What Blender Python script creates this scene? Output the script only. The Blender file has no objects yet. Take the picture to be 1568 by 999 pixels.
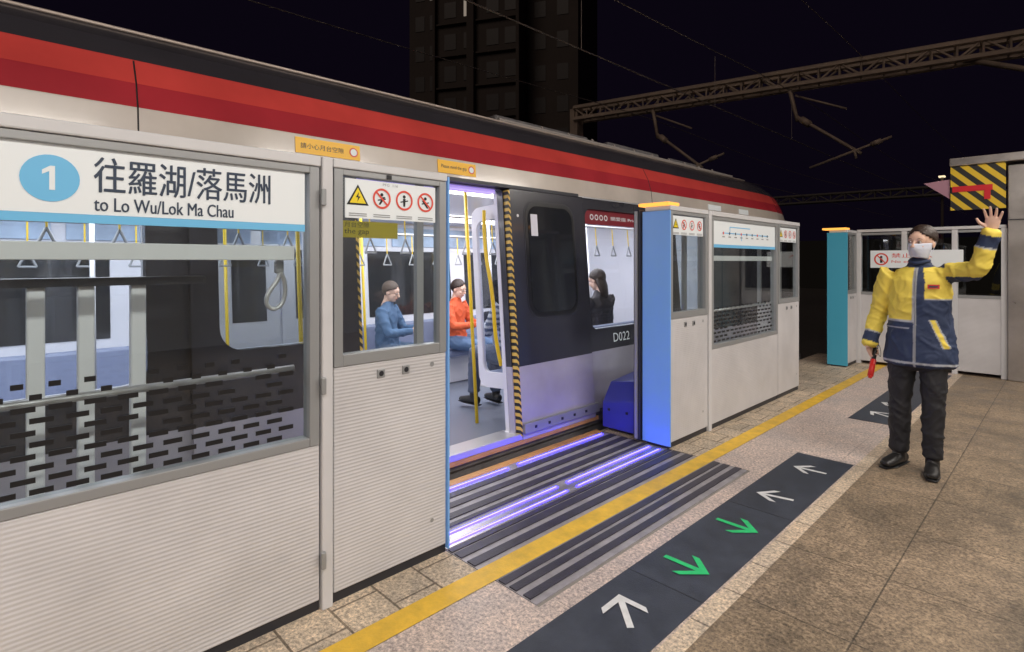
import bpy, bmesh, math, random
from mathutils import Vector, Matrix, noise
random.seed(4)
S=bpy.context.scene
R=math.radians
S.view_settings.view_transform='Standard'; S.view_settings.look='None'; S.view_settings.exposure=0
# ---------------------------------------------------------------- helpers
def link(o,parent=None):
    S.collection.objects.link(o)
    if parent: o.parent=parent
    return o
def group(name,loc=(0,0,0),rot=(0,0,0)):
    e=bpy.data.objects.new(name,None); e.location=loc; e.rotation_euler=rot; e.empty_display_size=.1
    return link(e)
def mat(name,col,rough=.5,metal=0,emis=None,es=0,bump=0,bscale=60,var=0,vscale=6,coat=0):
    m=bpy.data.materials.new(name); m.use_nodes=True; nt=m.node_tree; b=nt.nodes['Principled BSDF']
    c=(*col,1)
    b.inputs['Base Color'].default_value=c; b.inputs['Roughness'].default_value=rough; b.inputs['Metallic'].default_value=metal
    if coat: b.inputs['Coat Weight'].default_value=coat; b.inputs['Coat Roughness'].default_value=.1
    if emis: b.inputs['Emission Color'].default_value=(*emis,1); b.inputs['Emission Strength'].default_value=es
    tc=None
    if bump or var:
        tc=nt.nodes.new('ShaderNodeTexCoord')
    if bump:
        n=nt.nodes.new('ShaderNodeTexNoise'); n.inputs['Scale'].default_value=bscale; n.inputs['Detail'].default_value=4
        bp=nt.nodes.new('ShaderNodeBump'); bp.inputs['Strength'].default_value=bump; bp.inputs['Distance'].default_value=.01
        nt.links.new(tc.outputs['Object'],n.inputs['Vector']); nt.links.new(n.outputs['Fac'],bp.inputs['Height']); nt.links.new(bp.outputs['Normal'],b.inputs['Normal'])
    if var:
        n=nt.nodes.new('ShaderNodeTexNoise'); n.inputs['Scale'].default_value=vscale; n.inputs['Detail'].default_value=6; n.inputs['Roughness'].default_value=.65
        cr=nt.nodes.new('ShaderNodeValToRGB'); cr.color_ramp.elements[0].position=.3; cr.color_ramp.elements[1].position=.7
        cr.color_ramp.elements[0].color=(*[max(0,x*(1-var)) for x in col],1); cr.color_ramp.elements[1].color=(*[min(1,x*(1+var)) for x in col],1)
        nt.links.new(tc.outputs['Object'],n.inputs['Vector']); nt.links.new(n.outputs['Fac'],cr.inputs['Fac']); nt.links.new(cr.outputs['Color'],b.inputs['Base Color'])
        mr=nt.nodes.new('ShaderNodeMapRange'); mr.inputs['To Min'].default_value=max(0.05,rough-.12); mr.inputs['To Max'].default_value=min(1,rough+.12)
        nt.links.new(n.outputs['Fac'],mr.inputs['Value']); nt.links.new(mr.outputs['Result'],b.inputs['Roughness'])
    return m
def glassmat(name,tint=(.9,.93,.93),refl=.04,rough=.01):
    m=bpy.data.materials.new(name); m.use_nodes=True; nt=m.node_tree; nt.nodes.clear(); L=nt.links.new
    o=nt.nodes.new('ShaderNodeOutputMaterial'); t=nt.nodes.new('ShaderNodeBsdfTransparent'); g=nt.nodes.new('ShaderNodeBsdfGlossy')
    t.inputs['Color'].default_value=(*tint,1); g.inputs['Roughness'].default_value=rough
    lw=nt.nodes.new('ShaderNodeLayerWeight'); lw.inputs['Blend'].default_value=.5
    pw=nt.nodes.new('ShaderNodeMath'); pw.operation='POWER'; pw.inputs[1].default_value=5; L(lw.outputs['Facing'],pw.inputs[0])
    ad=nt.nodes.new('ShaderNodeMath'); ad.operation='MULTIPLY_ADD'; ad.inputs[1].default_value=.9; ad.inputs[2].default_value=refl; ad.use_clamp=True; L(pw.outputs[0],ad.inputs[0])
    mx=nt.nodes.new('ShaderNodeMixShader')
    L(ad.outputs[0],mx.inputs['Fac']); L(t.outputs[0],mx.inputs[1]); L(g.outputs[0],mx.inputs[2]); L(mx.outputs[0],o.inputs['Surface'])
    return m
def obj_from_bm(bm,name,m,parent=None,smooth=False):
    me=bpy.data.meshes.new(name); bmesh.ops.recalc_face_normals(bm,faces=bm.faces); bm.to_mesh(me); bm.free()
    if m: me.materials.append(m)
    if smooth:
        for p in me.polygons: p.use_smooth=True
    return link(bpy.data.objects.new(name,me),parent)
def addbox(bm,x0,x1,y0,y1,z0,z1):
    v=[bm.verts.new(p) for p in [(x0,y0,z0),(x1,y0,z0),(x1,y1,z0),(x0,y1,z0),(x0,y0,z1),(x1,y0,z1),(x1,y1,z1),(x0,y1,z1)]]
    for f in [(3,2,1,0),(4,5,6,7),(0,1,5,4),(1,2,6,5),(2,3,7,6),(3,0,4,7)]: bm.faces.new([v[i] for i in f])
def box(name,x0,x1,y0,y1,z0,z1,m,parent=None,bev=0):
    return boxes(name,[(x0,x1,y0,y1,z0,z1)],m,parent,bev)
def boxes(name,L,m,parent=None,bev=0):
    bm=bmesh.new()
    for b in L: addbox(bm,*b)
    o=obj_from_bm(bm,name,m,parent)
    if bev:
        b=o.modifiers.new('b','BEVEL'); b.width=bev; b.segments=2; b.limit_method='ANGLE'
    return o
def addstrut(bm,a,b,r,n=6):
    a=Vector(a);b=Vector(b);d=b-a
    if d.length<1e-5:return
    q=d.to_track_quat('Z','Y').to_matrix().to_4x4()
    bmesh.ops.create_cone(bm,cap_ends=True,segments=n,radius1=r,radius2=r,depth=d.length,matrix=Matrix.Translation((a+b)/2)@q)
def struts(name,L,r,m,parent=None,n=8):
    bm=bmesh.new()
    for s in L: addstrut(bm,s[0],s[1],s[2] if len(s)>2 else r,n)
    return obj_from_bm(bm,name,m,parent,True if n>6 else False)
def curve(name,pts,r,m,parent=None,cyc=False,smooth=True):
    c=bpy.data.curves.new(name,'CURVE'); c.dimensions='3D'; c.bevel_depth=r; c.bevel_resolution=3
    s=c.splines.new('NURBS' if smooth else 'POLY'); s.points.add(len(pts)-1)
    for i,p in enumerate(pts): s.points[i].co=(*p,1)
    if smooth: s.use_endpoint_u=True; s.order_u=3
    s.use_cyclic_u=cyc
    tmp=bpy.data.objects.new(name,c); S.collection.objects.link(tmp)
    dg=bpy.context.evaluated_depsgraph_get(); me=bpy.data.meshes.new_from_object(tmp.evaluated_get(dg))
    bpy.data.objects.remove(tmp); me.materials.clear(); me.materials.append(m)
    for p in me.polygons: p.use_smooth=True
    return link(bpy.data.objects.new(name,me),parent)
def text(name,body,x,y,z,w,h,m,parent,face='x',bold=0.0):
    c=bpy.data.curves.new(name,'FONT'); c.body=body; c.size=1; c.extrude=.0; c.resolution_u=3; c.offset=bold
    tmp=bpy.data.objects.new(name,c); S.collection.objects.link(tmp)
    dg=bpy.context.evaluated_depsgraph_get(); dg.update(); me=bpy.data.meshes.new_from_object(tmp.evaluated_get(dg))
    bpy.data.objects.remove(tmp)
    if not len(me.vertices): return None
    xs=[v.co.x for v in me.vertices]; ys=[v.co.y for v in me.vertices]
    sx=w/(max(xs)-min(xs)); sy=h/max(1e-4,(max(ys)-min(ys))); mx,my=min(xs),min(ys)
    for v in me.vertices:
        a=(v.co.x-mx)*sx; b=(v.co.y-my)*sy
        v.co=(x,y+a,z+b) if face=='x' else (x+a,y,z+b)
    me.materials.clear(); me.materials.append(m)
    return link(bpy.data.objects.new(name,me),parent)
def disc(name,x,y,z,r,m,parent,face='x',inner=0,n=32,th=.002):
    bm=bmesh.new(); o=[];i=[]
    for k in range(n):
        a=2*math.pi*k/n; ca,sa=math.cos(a),math.sin(a)
        f=(lambda rr:(x,y+ca*rr,z+sa*rr)) if face=='x' else (lambda rr:(x+ca*rr,y,z+sa*rr))
        o.append(bm.verts.new(f(r)))
        if inner: i.append(bm.verts.new(f(inner)))
    if inner:
        for k in range(n): bm.faces.new([o[k],o[(k+1)%n],i[(k+1)%n],i[k]])
    else: bm.faces.new(o)
    return obj_from_bm(bm,name,m,parent)
def poly(name,pts,m,parent=None):
    bm=bmesh.new(); bm.faces.new([bm.verts.new(p) for p in pts]); return obj_from_bm(bm,name,m,parent)

# ---------------------------------------------------------------- materials
def ribbed():
    m=mat('ribbed_panel',(.66,.655,.67),.42)
    nt=m.node_tree; b=nt.nodes['Principled BSDF']
    tc=nt.nodes.new('ShaderNodeTexCoord'); sp=nt.nodes.new('ShaderNodeSeparateXYZ')
    mu=nt.nodes.new('ShaderNodeMath'); mu.operation='MULTIPLY'; mu.inputs[1].default_value=2*math.pi/.0155
    si=nt.nodes.new('ShaderNodeMath'); si.operation='SINE'
    bp=nt.nodes.new('ShaderNodeBump'); bp.inputs['Strength'].default_value=.32; bp.inputs['Distance'].default_value=.0022
    n=nt.nodes.new('ShaderNodeTexNoise'); n.inputs['Scale'].default_value=2.5; n.inputs['Detail'].default_value=7
    cr=nt.nodes.new('ShaderNodeValToRGB'); cr.color_ramp.elements[0].position=.35; cr.color_ramp.elements[0].color=(.56,.55,.565,1); cr.color_ramp.elements[1].position=.65; cr.color_ramp.elements[1].color=(.66,.65,.67,1)
    L=nt.links.new
    L(tc.outputs['Object'],sp.inputs[0]); L(sp.outputs['Z'],mu.inputs[0]); L(mu.outputs[0],si.inputs[0]); L(si.outputs[0],bp.inputs['Height']); L(bp.outputs[0],b.inputs['Normal'])
    L(tc.outputs['Object'],n.inputs['Vector']); L(n.outputs['Fac'],cr.inputs['Fac']); L(cr.outputs[0],b.inputs['Base Color'])
    return m
def tilemat(name,c1,c2,mort,bw,bh,rough=.45,off=0,ms=.006,stain=.5):
    m=mat(name,c1,rough); nt=m.node_tree; b=nt.nodes['Principled BSDF']; L=nt.links.new
    tc=nt.nodes.new('ShaderNodeTexCoord'); br=nt.nodes.new('ShaderNodeTexBrick'); br.offset=off; br.squash=1
    br.inputs['Scale'].default_value=1; br.inputs['Brick Width'].default_value=bw; br.inputs['Row Height'].default_value=bh
    br.inputs['Mortar Size'].default_value=ms; br.inputs['Mortar Smooth'].default_value=.3
    br.inputs['Color1'].default_value=(*c1,1); br.inputs['Color2'].default_value=(*c2,1); br.inputs['Mortar'].default_value=(*mort,1)
    L(tc.outputs['Object'],br.inputs['Vector'])
    def nz(sc,de,ro,di=0):
        n=nt.nodes.new('ShaderNodeTexNoise'); n.inputs['Scale'].default_value=sc; n.inputs['Detail'].default_value=de; n.inputs['Roughness'].default_value=ro; n.inputs['Distortion'].default_value=di
        L(tc.outputs['Object'],n.inputs['Vector']); return n
    n=nz(62,5,.8); n2=nz(1.9,10,.74,.5); n3=nz(16,4,.7,.3)
    def ramp(src,p0,c0,p1,c1_):
        r=nt.nodes.new('ShaderNodeValToRGB'); r.color_ramp.elements[0].position=p0; r.color_ramp.elements[0].color=(*c0,1); r.color_ramp.elements[1].position=p1; r.color_ramp.elements[1].color=(*c1_,1); L(src.outputs['Fac'],r.inputs[0]); return r
    s=stain
    r1=ramp(n,.38,(.42,.42,.44),.64,(1.45,1.42,1.36)); r2=ramp(n2,.34,(1-s,)*3,.64,(1.2,1.14,1.06)); r3=ramp(n3,.36,(1-s*.5,)*3,.60,(1.08,1.07,1.05))
    cur=br.outputs['Color']
    for r in (r1,r2,r3):
        mx=nt.nodes.new('ShaderNodeMixRGB'); mx.blend_type='MULTIPLY'; mx.inputs[0].default_value=1; L(cur,mx.inputs[1]); L(r.outputs[0],mx.inputs[2]); cur=mx.outputs[0]
    L(cur,b.inputs['Base Color'])
    mr=nt.nodes.new('ShaderNodeMapRange'); mr.inputs['From Min'].default_value=.3; mr.inputs['From Max'].default_value=.7; mr.inputs['To Min'].default_value=rough-.14; mr.inputs['To Max'].default_value=rough+.2
    L(n2.outputs['Fac'],mr.inputs['Value']); L(mr.outputs[0],b.inputs['Roughness'])
    bp=nt.nodes.new('ShaderNodeBump'); bp.inputs['Strength'].default_value=.4; bp.inputs['Distance'].default_value=.003
    ad=nt.nodes.new('ShaderNodeMath'); ad.operation='SUBTRACT'; L(n.outputs['Fac'],ad.inputs[0]); L(br.outputs['Fac'],ad.inputs[1]); L(ad.outputs[0],bp.inputs['Height']); L(bp.outputs[0],b.inputs['Normal'])
    return m
def stripemat(name,c1,c2,period,axis=('Y','Z'),rough=.45):
    m=mat(name,c1,rough); nt=m.node_tree; b=nt.nodes['Principled BSDF']; L=nt.links.new
    tc=nt.nodes.new('ShaderNodeTexCoord'); sp=nt.nodes.new('ShaderNodeSeparateXYZ'); L(tc.outputs['Object'],sp.inputs[0])
    ad=nt.nodes.new('ShaderNodeMath'); ad.operation='ADD'; L(sp.outputs[axis[0]],ad.inputs[0]); L(sp.outputs[axis[1]],ad.inputs[1])
    mu=nt.nodes.new('ShaderNodeMath'); mu.operation='MULTIPLY'; mu.inputs[1].default_value=1/period; L(ad.outputs[0],mu.inputs[0])
    fr=nt.nodes.new('ShaderNodeMath'); fr.operation='FRACT'; L(mu.outputs[0],fr.inputs[0])
    gt=nt.nodes.new('ShaderNodeMath'); gt.operation='GREATER_THAN'; gt.inputs[1].default_value=.5; L(fr.outputs[0],gt.inputs[0])
    mx=nt.nodes.new('ShaderNodeMixRGB'); mx.inputs[1].default_value=(*c1,1); mx.inputs[2].default_value=(*c2,1); L(gt.outputs[0],mx.inputs[0]); L(mx.outputs[0],b.inputs['Base Color'])
    return m
M=dict(
 rib=ribbed(), white=mat('white_frame',(.64,.64,.66),.35,var=.05,vscale=3), grey=mat('grey_frame',(.34,.35,.36),.4,.3),
 dark=mat('dark_metal',(.035,.036,.045),.4,.3), black=mat('black_paint',(.012,.012,.014),.35), steel=mat('brushed_steel',(.50,.47,.45),.32,.8,var=.15,vscale=3),
 alu=mat('aluminium',(.6,.6,.62),.35,.6), glass=glassmat('screen_glass',(.91,.94,.94),.05), tglass=glassmat('train_glass',(.88,.90,.92),.03), dglass=mat('dark_glass',(.02,.022,.026),.06,0,coat=.5),
 sign=mat('sign_white',(.80,.84,.86),.4,emis=(.85,.93,1),es=.06), navytxt=mat('sign_text',(.03,.05,.09),.5), blue=mat('sign_blue',(.16,.50,.80),.4,emis=(.2,.6,1),es=.05),
 ltblue=mat('led_lit_blue_trim',(.20,.44,.80),.35,emis=(.10,.20,.9),es=.08), cyan=mat('cyan_trim',(.07,.40,.58),.35,emis=(.05,.4,.6),es=.03),  # blue trim: faint emission stands in for LED light on the plastic
 yel=mat('yellow_paint',(.80,.50,.05),.5,bump=.2,bscale=120,var=.18,vscale=9), yplast=mat('yellow_plastic',(.85,.58,.02),.3), red=mat('red_paint',(.6,.02,.03),.4),
 rubber=mat('rubber_strip',(.045,.042,.06),.42,bump=.2,bscale=150,var=.35,vscale=12), gapbase=mat('gap_filler_metal',(.36,.34,.37),.42,.15,bump=.15,bscale=90,var=.28,vscale=8),
 led=mat('blue_led',(.1,.1,.5),.4,emis=(.020,.011,1),es=18), ledcore=mat('blue_led_core',(.4,.4,1),.4,emis=(.09,.08,1),es=8), amber=mat('amber_lamp',(.25,.10,.01),.5,emis=(1,.42,.07),es=1.5),
 matm=mat('navy_mat',(.046,.054,.075),.55,bump=.25,bscale=200,var=.3,vscale=7), arrw=mat('white_marking',(.74,.75,.76),.5,var=.12,vscale=20), arrg=mat('green_marking',(.03,.60,.20),.5,var=.15,vscale=20),
 orange=mat('edge_strip_tan',(.60,.30,.10),.5,var=.2), skirt=mat('train_underframe',(.14,.13,.135),.6,var=.3), lining=mat('train_lining',(.74,.74,.80),.35), floor=mat('train_floor',(.16,.18,.23),.35,bump=.1,var=.12,vscale=30),
 seat=mat('train_seat',(.24,.28,.42),.35), strip=mat('train_light',(1,1,1),.5,emis=(1,.97,.95),es=6), maroon=mat('priority_sign',(.22,.012,.025),.4), haz=stripemat('hazard_stripes',(.02,.02,.02),(.75,.5,.10),.052,('Y','Z')),
 hazx=stripemat('hazard_board',(.02,.02,.02),(.7,.48,.03),.17,('X','Z')), conc=mat('dark_concrete',(.075,.060,.055),.85,var=.2,vscale=.3), slab=mat('platform_concrete',(.28,.26,.24),.8,var=.2,vscale=2), win=mat('tower_window_dark',(.045,.04,.042),.5), lit=mat('tower_window_lit',(.5,.45,.4),.5,emis=(1,.85,.7),es=.20),
 gal=mat('galvanised_steel',(.42,.34,.28),.6,.2,var=.25,vscale=2), wire=mat('wire',(.40,.36,.34),.5,.3), ballast=mat('ballast',(.07,.065,.06),.9,bump=.8,bscale=18,var=.5,vscale=14),
 bluebox=mat('blue_ramp_box',(.05,.06,.36),.4), icoY=mat('icon_yellow',(.9,.7,.02),.4), icoR=mat('icon_red',(.75,.08,.05),.4), stky=mat('yellow_sticker',(.9,.5,.03),.4,emis=(1,.5,.02),es=.10), bar_refl=mat('bar_reflection_white',(.78,.79,.82),.4),  # last white: frosted bars, and posts that imitate reflections
)
M['plat']=tilemat('platform_tiles',(.31,.25,.185),(.36,.29,.22),(.15,.125,.10),.60,.60,.45,0,.004,.46)
M['kerb']=tilemat('kerb_stone',(.60,.52,.42),(.70,.61,.51),(.24,.20,.16),.27,.215,.6,.5,.006,.35)
M['pink']=tilemat('pale_terrazzo',(.60,.52,.51),(.63,.55,.535),(.40,.35,.34),1.2,.9,.42,0,.003,.2)
M['beige']=tilemat('beige_edging',(.62,.52,.42),(.66,.57,.47),(.26,.22,.18),.3,.3,.5,0,.005,.2)
def livery():
    m=mat('train_livery',(.5,.5,.5),.27,coat=.35); nt=m.node_tree; b=nt.nodes['Principled BSDF']; L=nt.links.new
    tc=nt.nodes.new('ShaderNodeTexCoord'); sp=nt.nodes.new('ShaderNodeSeparateXYZ'); L(tc.outputs['Object'],sp.inputs[0])
    mr=nt.nodes.new('ShaderNodeMapRange'); mr.inputs['From Min'].default_value=0; mr.inputs['From Max'].default_value=3; L(sp.outputs['Z'],mr.inputs['Value'])
    cr=nt.nodes.new('ShaderNodeValToRGB'); cr.color_ramp.interpolation='CONSTANT'; e=cr.color_ramp.elements
    st=[(0,(.46,.44,.52)),(.62,(.036,.036,.048)),(2.055,(.62,.55,.49)),(2.205,(.10,.01,.015)),(2.213,(.44,.030,.042)),(2.335,(.10,.01,.01)),(2.343,(.66,.070,.060)),(2.475,(.040,.037,.044))]
    e[0].position=0; e[0].color=(*st[0][1],1); e[1].position=st[1][0]/3; e[1].color=(*st[1][1],1)
    for p,c in st[2:]:
        k=e.new(p/3); k.color=(*c,1)
    L(mr.outputs[0],cr.inputs[0])
    n=nt.nodes.new('ShaderNodeTexNoise'); n.inputs['Scale'].default_value=2.2; n.inputs['Detail'].default_value=6; L(tc.outputs['Object'],n.inputs['Vector'])
    r2=nt.nodes.new('ShaderNodeValToRGB'); r2.color_ramp.elements[0].position=.3; r2.color_ramp.elements[0].color=(.80,.80,.80,1); r2.color_ramp.elements[1].position=.7; r2.color_ramp.elements[1].color=(1.05,1.05,1.05,1); L(n.outputs['Fac'],r2.inputs[0])
    mx=nt.nodes.new('ShaderNodeMixRGB'); mx.blend_type='MULTIPLY'; mx.inputs[0].default_value=1; L(cr.outputs[0],mx.inputs[1]); L(r2.outputs[0],mx.inputs[2]); L(mx.outputs[0],b.inputs['Base Color'])
    return m
M['livery']=livery()

# ---------------------------------------------------------------- world & lights
w=bpy.data.worlds.new('World'); S.world=w; w.use_nodes=True
bg=w.node_tree.nodes['Background']; bg.inputs['Color'].default_value=(.32,.20,.55,1); bg.inputs['Strength'].default_value=.009
sl=bpy.data.lights.new('city_glow_fill','SUN'); sl.energy=.30; sl.angle=R(30); sl.color=(1,.8,.65); so=link(bpy.data.objects.new('city_glow_fill',sl)); so.rotation_euler=(R(50),0,R(10))  # unseen fill sun added to lift the dim tower and gantry
can=group('platform_canopy')
box('roof',.35,6,-7,12,3.95,4.1,M['white'],can)
boxes('columns',[(2.6,2.9,y,y+.3,0,3.95) for y in (-5,0,5,10)],M['white'],can)
boxes('fascia',[(.30,.349,-7,12,3.8,4.15)],M['alu'],can)
for i,y in enumerate((-3.2,0.2,3.6,7.0)):
    for x,en in ((.9,96),(3.6,66)):
        box('lamp_housing',x-.15,x+.15,y-.9,y+.9,3.8,3.949,M['white'],can)
        a=bpy.data.lights.new('canopy_lamp','AREA'); a.shape='RECTANGLE'; a.size=.26; a.size_y=1.7; a.energy=en; a.color=(1,.93,.85)
        o=link(bpy.data.objects.new('canopy_light',a),can); o.location=(x,y,3.78); o.rotation_euler=(0,R(22),0)
box('reflection_wall',5.9,6.0,-9,9.6,.0,3.94,M['white'])  # unseen wall added so the screen glass reflects a pale grey veil

# ---------------------------------------------------------------- ground / platform
box('ground',-300,300,-200,400,-1.5,-1.25,M['ballast'])
pf=group('platform')
box('slab',-2.86,6,-9,9.6,-1.24,-.006,M['slab'],pf)
def sheet(name,x0,x1,y0,y1,z,m,p=pf): return poly(name,[(x0,y0,z),(x1,y0,z),(x1,y1,z),(x0,y1,z)],m,p)
D0,D1=1.71,3.865; E0,E1=6.72,8.58
for a,b in ((-9,D0),(D1,9.6)):
    sheet('kerb',-2.86,-1.97,a,b,0,M['kerb'])
    sheet('pale_strip',-1.85,-1.58,a,b,0,M['pink'])
sheet('pale_band',-1.58,-1.48,-9,9.6,0,M['pink']); sheet('mat_bed',-1.48,-1.10,-9,9.6,-.001,M['pink'])
sheet('edging',-1.10,-1.02,-9,9.6,0,M['beige'])
sheet('paving',-1.02,6,-9,9.6,-.001,M['plat'])
sheet('yellow_line',-1.97,-1.85,-9,9.6,.002,M['yel'])
# gap filler
gf=group('gap_filler_platform')
box('base',-2.83,-1.60,D0+.005,D1-.005,-.05,.0,M['gapbase'],gf)
L=[]
for x in (-2.71,-2.60,-2.49,-2.13,-2.03): L.append((x-.028,x+.028,D0+.01,D1-.01,.0,.006))
for x in (-2.405,-2.19): L.append((x-.016,x+.016,D0+.01,D1-.01,.0,.006))
for x in (-1.815,-1.745,-1.66): L.append((x-.022,x+.022,D0+.01,D1-.01,.0,.006))
boxes('rubber_strips',L,M['rubber'],gf)
box('edge_nosing',-2.90,-2.832,D0,D1,-.12,.004,M['orange'],gf,.004)
L=[];C=[]
for y0,y1 in ((1.74,2.70),(2.80,3.80)):
    for xx in (-2.335,-2.25): L.append((xx-.009,xx+.009,y0,y1,.0,.007)); C.append((xx-.003,xx+.003,y0+.01,y1-.01,.007,.009))
    L.append((-2.797,-2.780,y0,y1,.0,.007)); C.append((-2.791,-2.786,y0+.01,y1-.01,.007,.009))
boxes('led_strips',L,M['led'],gf); boxes('led_cores',C,M['ledcore'],gf)
boxes('steel_threshold',[(-2.235,-2.215,D0+.01,D1-.01,.0,.005),(-2.32,-2.26,D0+.01,D1-.01,.0,.003)],M['steel'],gf)
rb=group('gap_ramp_box')
bm=bmesh.new(); pr=[(3.90,.03),(3.90,.24),(4.02,.40),(4.40,.44),(4.40,.03)]
a=[bm.verts.new((-2.86,y,z)) for y,z in pr]; b=[bm.verts.new((-2.52,y,z+(.06 if z>.1 else 0))) for y,z in pr]; bm.faces.new(a); bm.faces.new(b[::-1])
for k in range(5): bm.faces.new([a[k],b[k],b[(k+1)%5],a[(k+1)%5]])
o=obj_from_bm(bm,'housing',M['bluebox'],rb); bv=o.modifiers.new('b','BEVEL'); bv.width=.008
boxes('bolts',[(-2.80,-2.78,3.893,3.899,.18,.20),(-2.62,-2.60,3.893,3.899,.18,.20)],M['dark'],rb)
def arrow(cx,cy,dx,dy,m,p,s=.11):
    d=Vector((dx,dy,0)).normalized(); n=Vector((-d.y,d.x,0)); c=Vector((cx,cy,.007))
    def P(a,b): return c+d*a*s+n*b*s
    bm=bmesh.new()
    for q in ([(-1,-.13),(.75,-.13),(.75,.13),(-1,.13)],[(1,0),(.15,.85),(-.2,.85),(.62,0)],[(1,0),(.62,0),(-.2,-.85),(.15,-.85)]):
        zz=.0 if q[0]==(-1,-.13) else .0007
        bm.faces.new([bm.verts.new(P(a,b)+Vector((0,0,zz))) for a,b in q])
    obj_from_bm(bm,'arrow',m,p)
fm=group('floor_mat'); box('sheet',-1.48,-1.11,1.0,4.49,.0,.004,M['matm'],fm)
arrow(-1.31,1.94,-1,.95,M['arrw'],fm); arrow(-1.30,2.44,1,0,M['arrg'],fm,.115); arrow(-1.30,3.0,1,0,M['arrg'],fm,.115); arrow(-1.30,3.54,-1,-.2,M['arrw'],fm,.105); arrow(-1.295,4.16,-1,-.05,M['arrw'],fm,.105)
boxes('joint',[(-1.48,-1.11,y,y+.004,.0042,.0046) for y in (2.22,3.28)],M['black'],fm)
fm2=group('floor_mat'); box('sheet',-1.48,-1.11,5.82,8.9,.0,.004,M['matm'],fm2)
arrow(-1.30,6.15,-1,.6,M['arrw'],fm2,.11); arrow(-1.30,6.65,-1,.3,M['arrw'],fm2,.11)

# ---------------------------------------------------------------- platform screen gates
X=-2.2
def frit(y0,y1,p,zb=.74,rows=10):
    L=[]
    for r in range(rows):
        z=zb+r*.036; y=y0+.02+(r%2)*.045
        while y<y1-.07:
            ln=.058 if r<rows-2 else .03
            if random.random()<.96: L.append((X-.021,X-.0195,y,y+ln,z,z+.017))
            y+=.088
    boxes('glass_frit',L,M['black'],p)
def screen(name,y0,y1,zs=.69,rail=True):
    g=group(name)
    box('lower_panel',X-.07,X,y0+.003,y1-.003,.045,zs-.002,M['rib'],g,.004)
    box('plinth',X-.06,X-.012,y0,y1,0,.043,M['dark'],g)
    f=.045
    boxes('glass_frame',[(X-.06,X+.004,y0+.004,y0+f,zs,1.84),(X-.06,X+.004,y1-f,y1-.004,zs,1.84),(X-.06,X+.003,y0+f,y1-f,zs,zs+.036),(X-.06,X+.003,y0+f,y1-f,1.812,1.84)],M['grey'],g,.003)
    box('top_rail',X-.09,X+.012,y0,y1,1.842,1.885,M['white'],g,.006)
    box('glass',X-.03,X-.024,y0+f,y1-f,zs+.036,1.812,M['glass'],g)
    return g
def cabinet(name,y0,y1,blue=None,zs=1.0):
    g=group(name); f=.045
    box('lower_panel',X-.22,X,y0+.004,y1-.004,.045,zs-.002,M['rib'],g,.005)
    box('plinth',X-.2,X-.012,y0,y1,0,.043,M['dark'],g)
    boxes('glass_frame',[(X-.05,X+.004,y0+.004,y0+f,zs,1.845),(X-.05,X+.004,y1-f,y1-.004,zs,1.845),(X-.05,X+.003,y0+f,y1-f,zs,zs+.05),(X-.05,X+.003,y0+f,y1-f,1.82,1.845)],M['grey'],g,.003)
    box('top_cover',X-.22,X+.008,y0,y1,1.847,1.885,M['white'],g,.006)
    box('glass',X-.028,X-.022,y0+f,y1-f,zs+.05,1.82,M['glass'],g)
    boxes('rear_frame',[(X-.22,X-.19,y0+.004,y0+f,zs,1.845),(X-.22,X-.19,y1-f,y1-.004,zs,1.845)],M['grey'],g)
    for yy in (y0+(y1-y0)*.38,y0+(y1-y0)*.60): 
        box('lock_plate',X,X+.006,yy-.02,yy+.02,zs-.075,zs-.035,M['grey'],g,.003); disc('keyhole',X+.0075,yy,zs-.055,.012,M['dark'],g)
    disc('bolt',X+.0015,y1-.09,zs-.05,.012,M['grey'],g); disc('bolt',X+.0015,y1-.09,.19,.010,M['grey'],g)
    return g
s1=screen('platform_screen',-2.0,1.045); frit(-.15,.98,s1)
struts('handrail',[((X-.12,-1.9,1.0),(X-.12,.985,1.0))],.014,M['alu'],s1)
box('frosted_bar',X-.055,X-.04,-1.95,.955,1.455,1.512,M['bar_refl'],s1,.003)
boxes('reflected_posts',[(X-.36,X-.32,y-.025,y+.025,.30,1.36) for y in (.02,.17,.31,.47)],M['bar_refl'],s1,.006)  # solid posts standing in for white uprights mirrored in the glass
box('reflected_post_rail',X-.40,X-.30,-1.9,.7,1.36,1.39,M['dark'],s1)  # added rail topping the stand-in reflection posts
sg=group('direction_sign')
box('board',X-.02,X-.012,-1.0,.985,1.60,1.812,M['sign'],sg); box('blue_band',X-.02,X-.010,-1.0,.985,1.572,1.599,M['blue'],sg)
disc('route_disc',X-.010,.183,1.706,.072,M['blue'],sg)
xx=X-.0085; poly('route_number',[(xx,.180,1.670),(xx,.194,1.670),(xx,.194,1.744),(xx,.182,1.744),(xx,.163,1.730),(xx,.163,1.717),(xx,.180,1.727)],M['sign'],sg)
text('name_chinese','往羅湖/落馬洲',X-.010,.290,1.672,.555,.115,M['navytxt'],sg); text('name_chinese_bold','往羅湖/落馬洲',X-.0095,.292,1.673,.555,.115,M['navytxt'],sg)
text('name_english','to Lo Wu/Lok Ma Chau',X-.010,.290,1.612,.42,.045,M['navytxt'],sg); text('name_english_bold','to Lo Wu/Lok Ma Chau',X-.0095,.2915,1.6125,.42,.045,M['navytxt'],sg)
ic=group('intercom_handset')
curve('cord',[(X-.1,.905,1.44),(X-.1,.93,1.40),(X-.1,.945,1.33),(X-.1,.93,1.27),(X-.1,.89,1.25),(X-.1,.86,1.28),(X-.1,.875,1.33),(X-.1,.92,1.38),(X-.1,.925,1.455)],.009,M['alu'],ic)
box('handset',X-.12,X-.09,.9,.935,1.40,1.455,M['grey'],ic,.008)
po=group('gate_post')
box('post',X-.12,X+.012,1.05,1.098,0,1.885,M['white'],po,.006)
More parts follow.
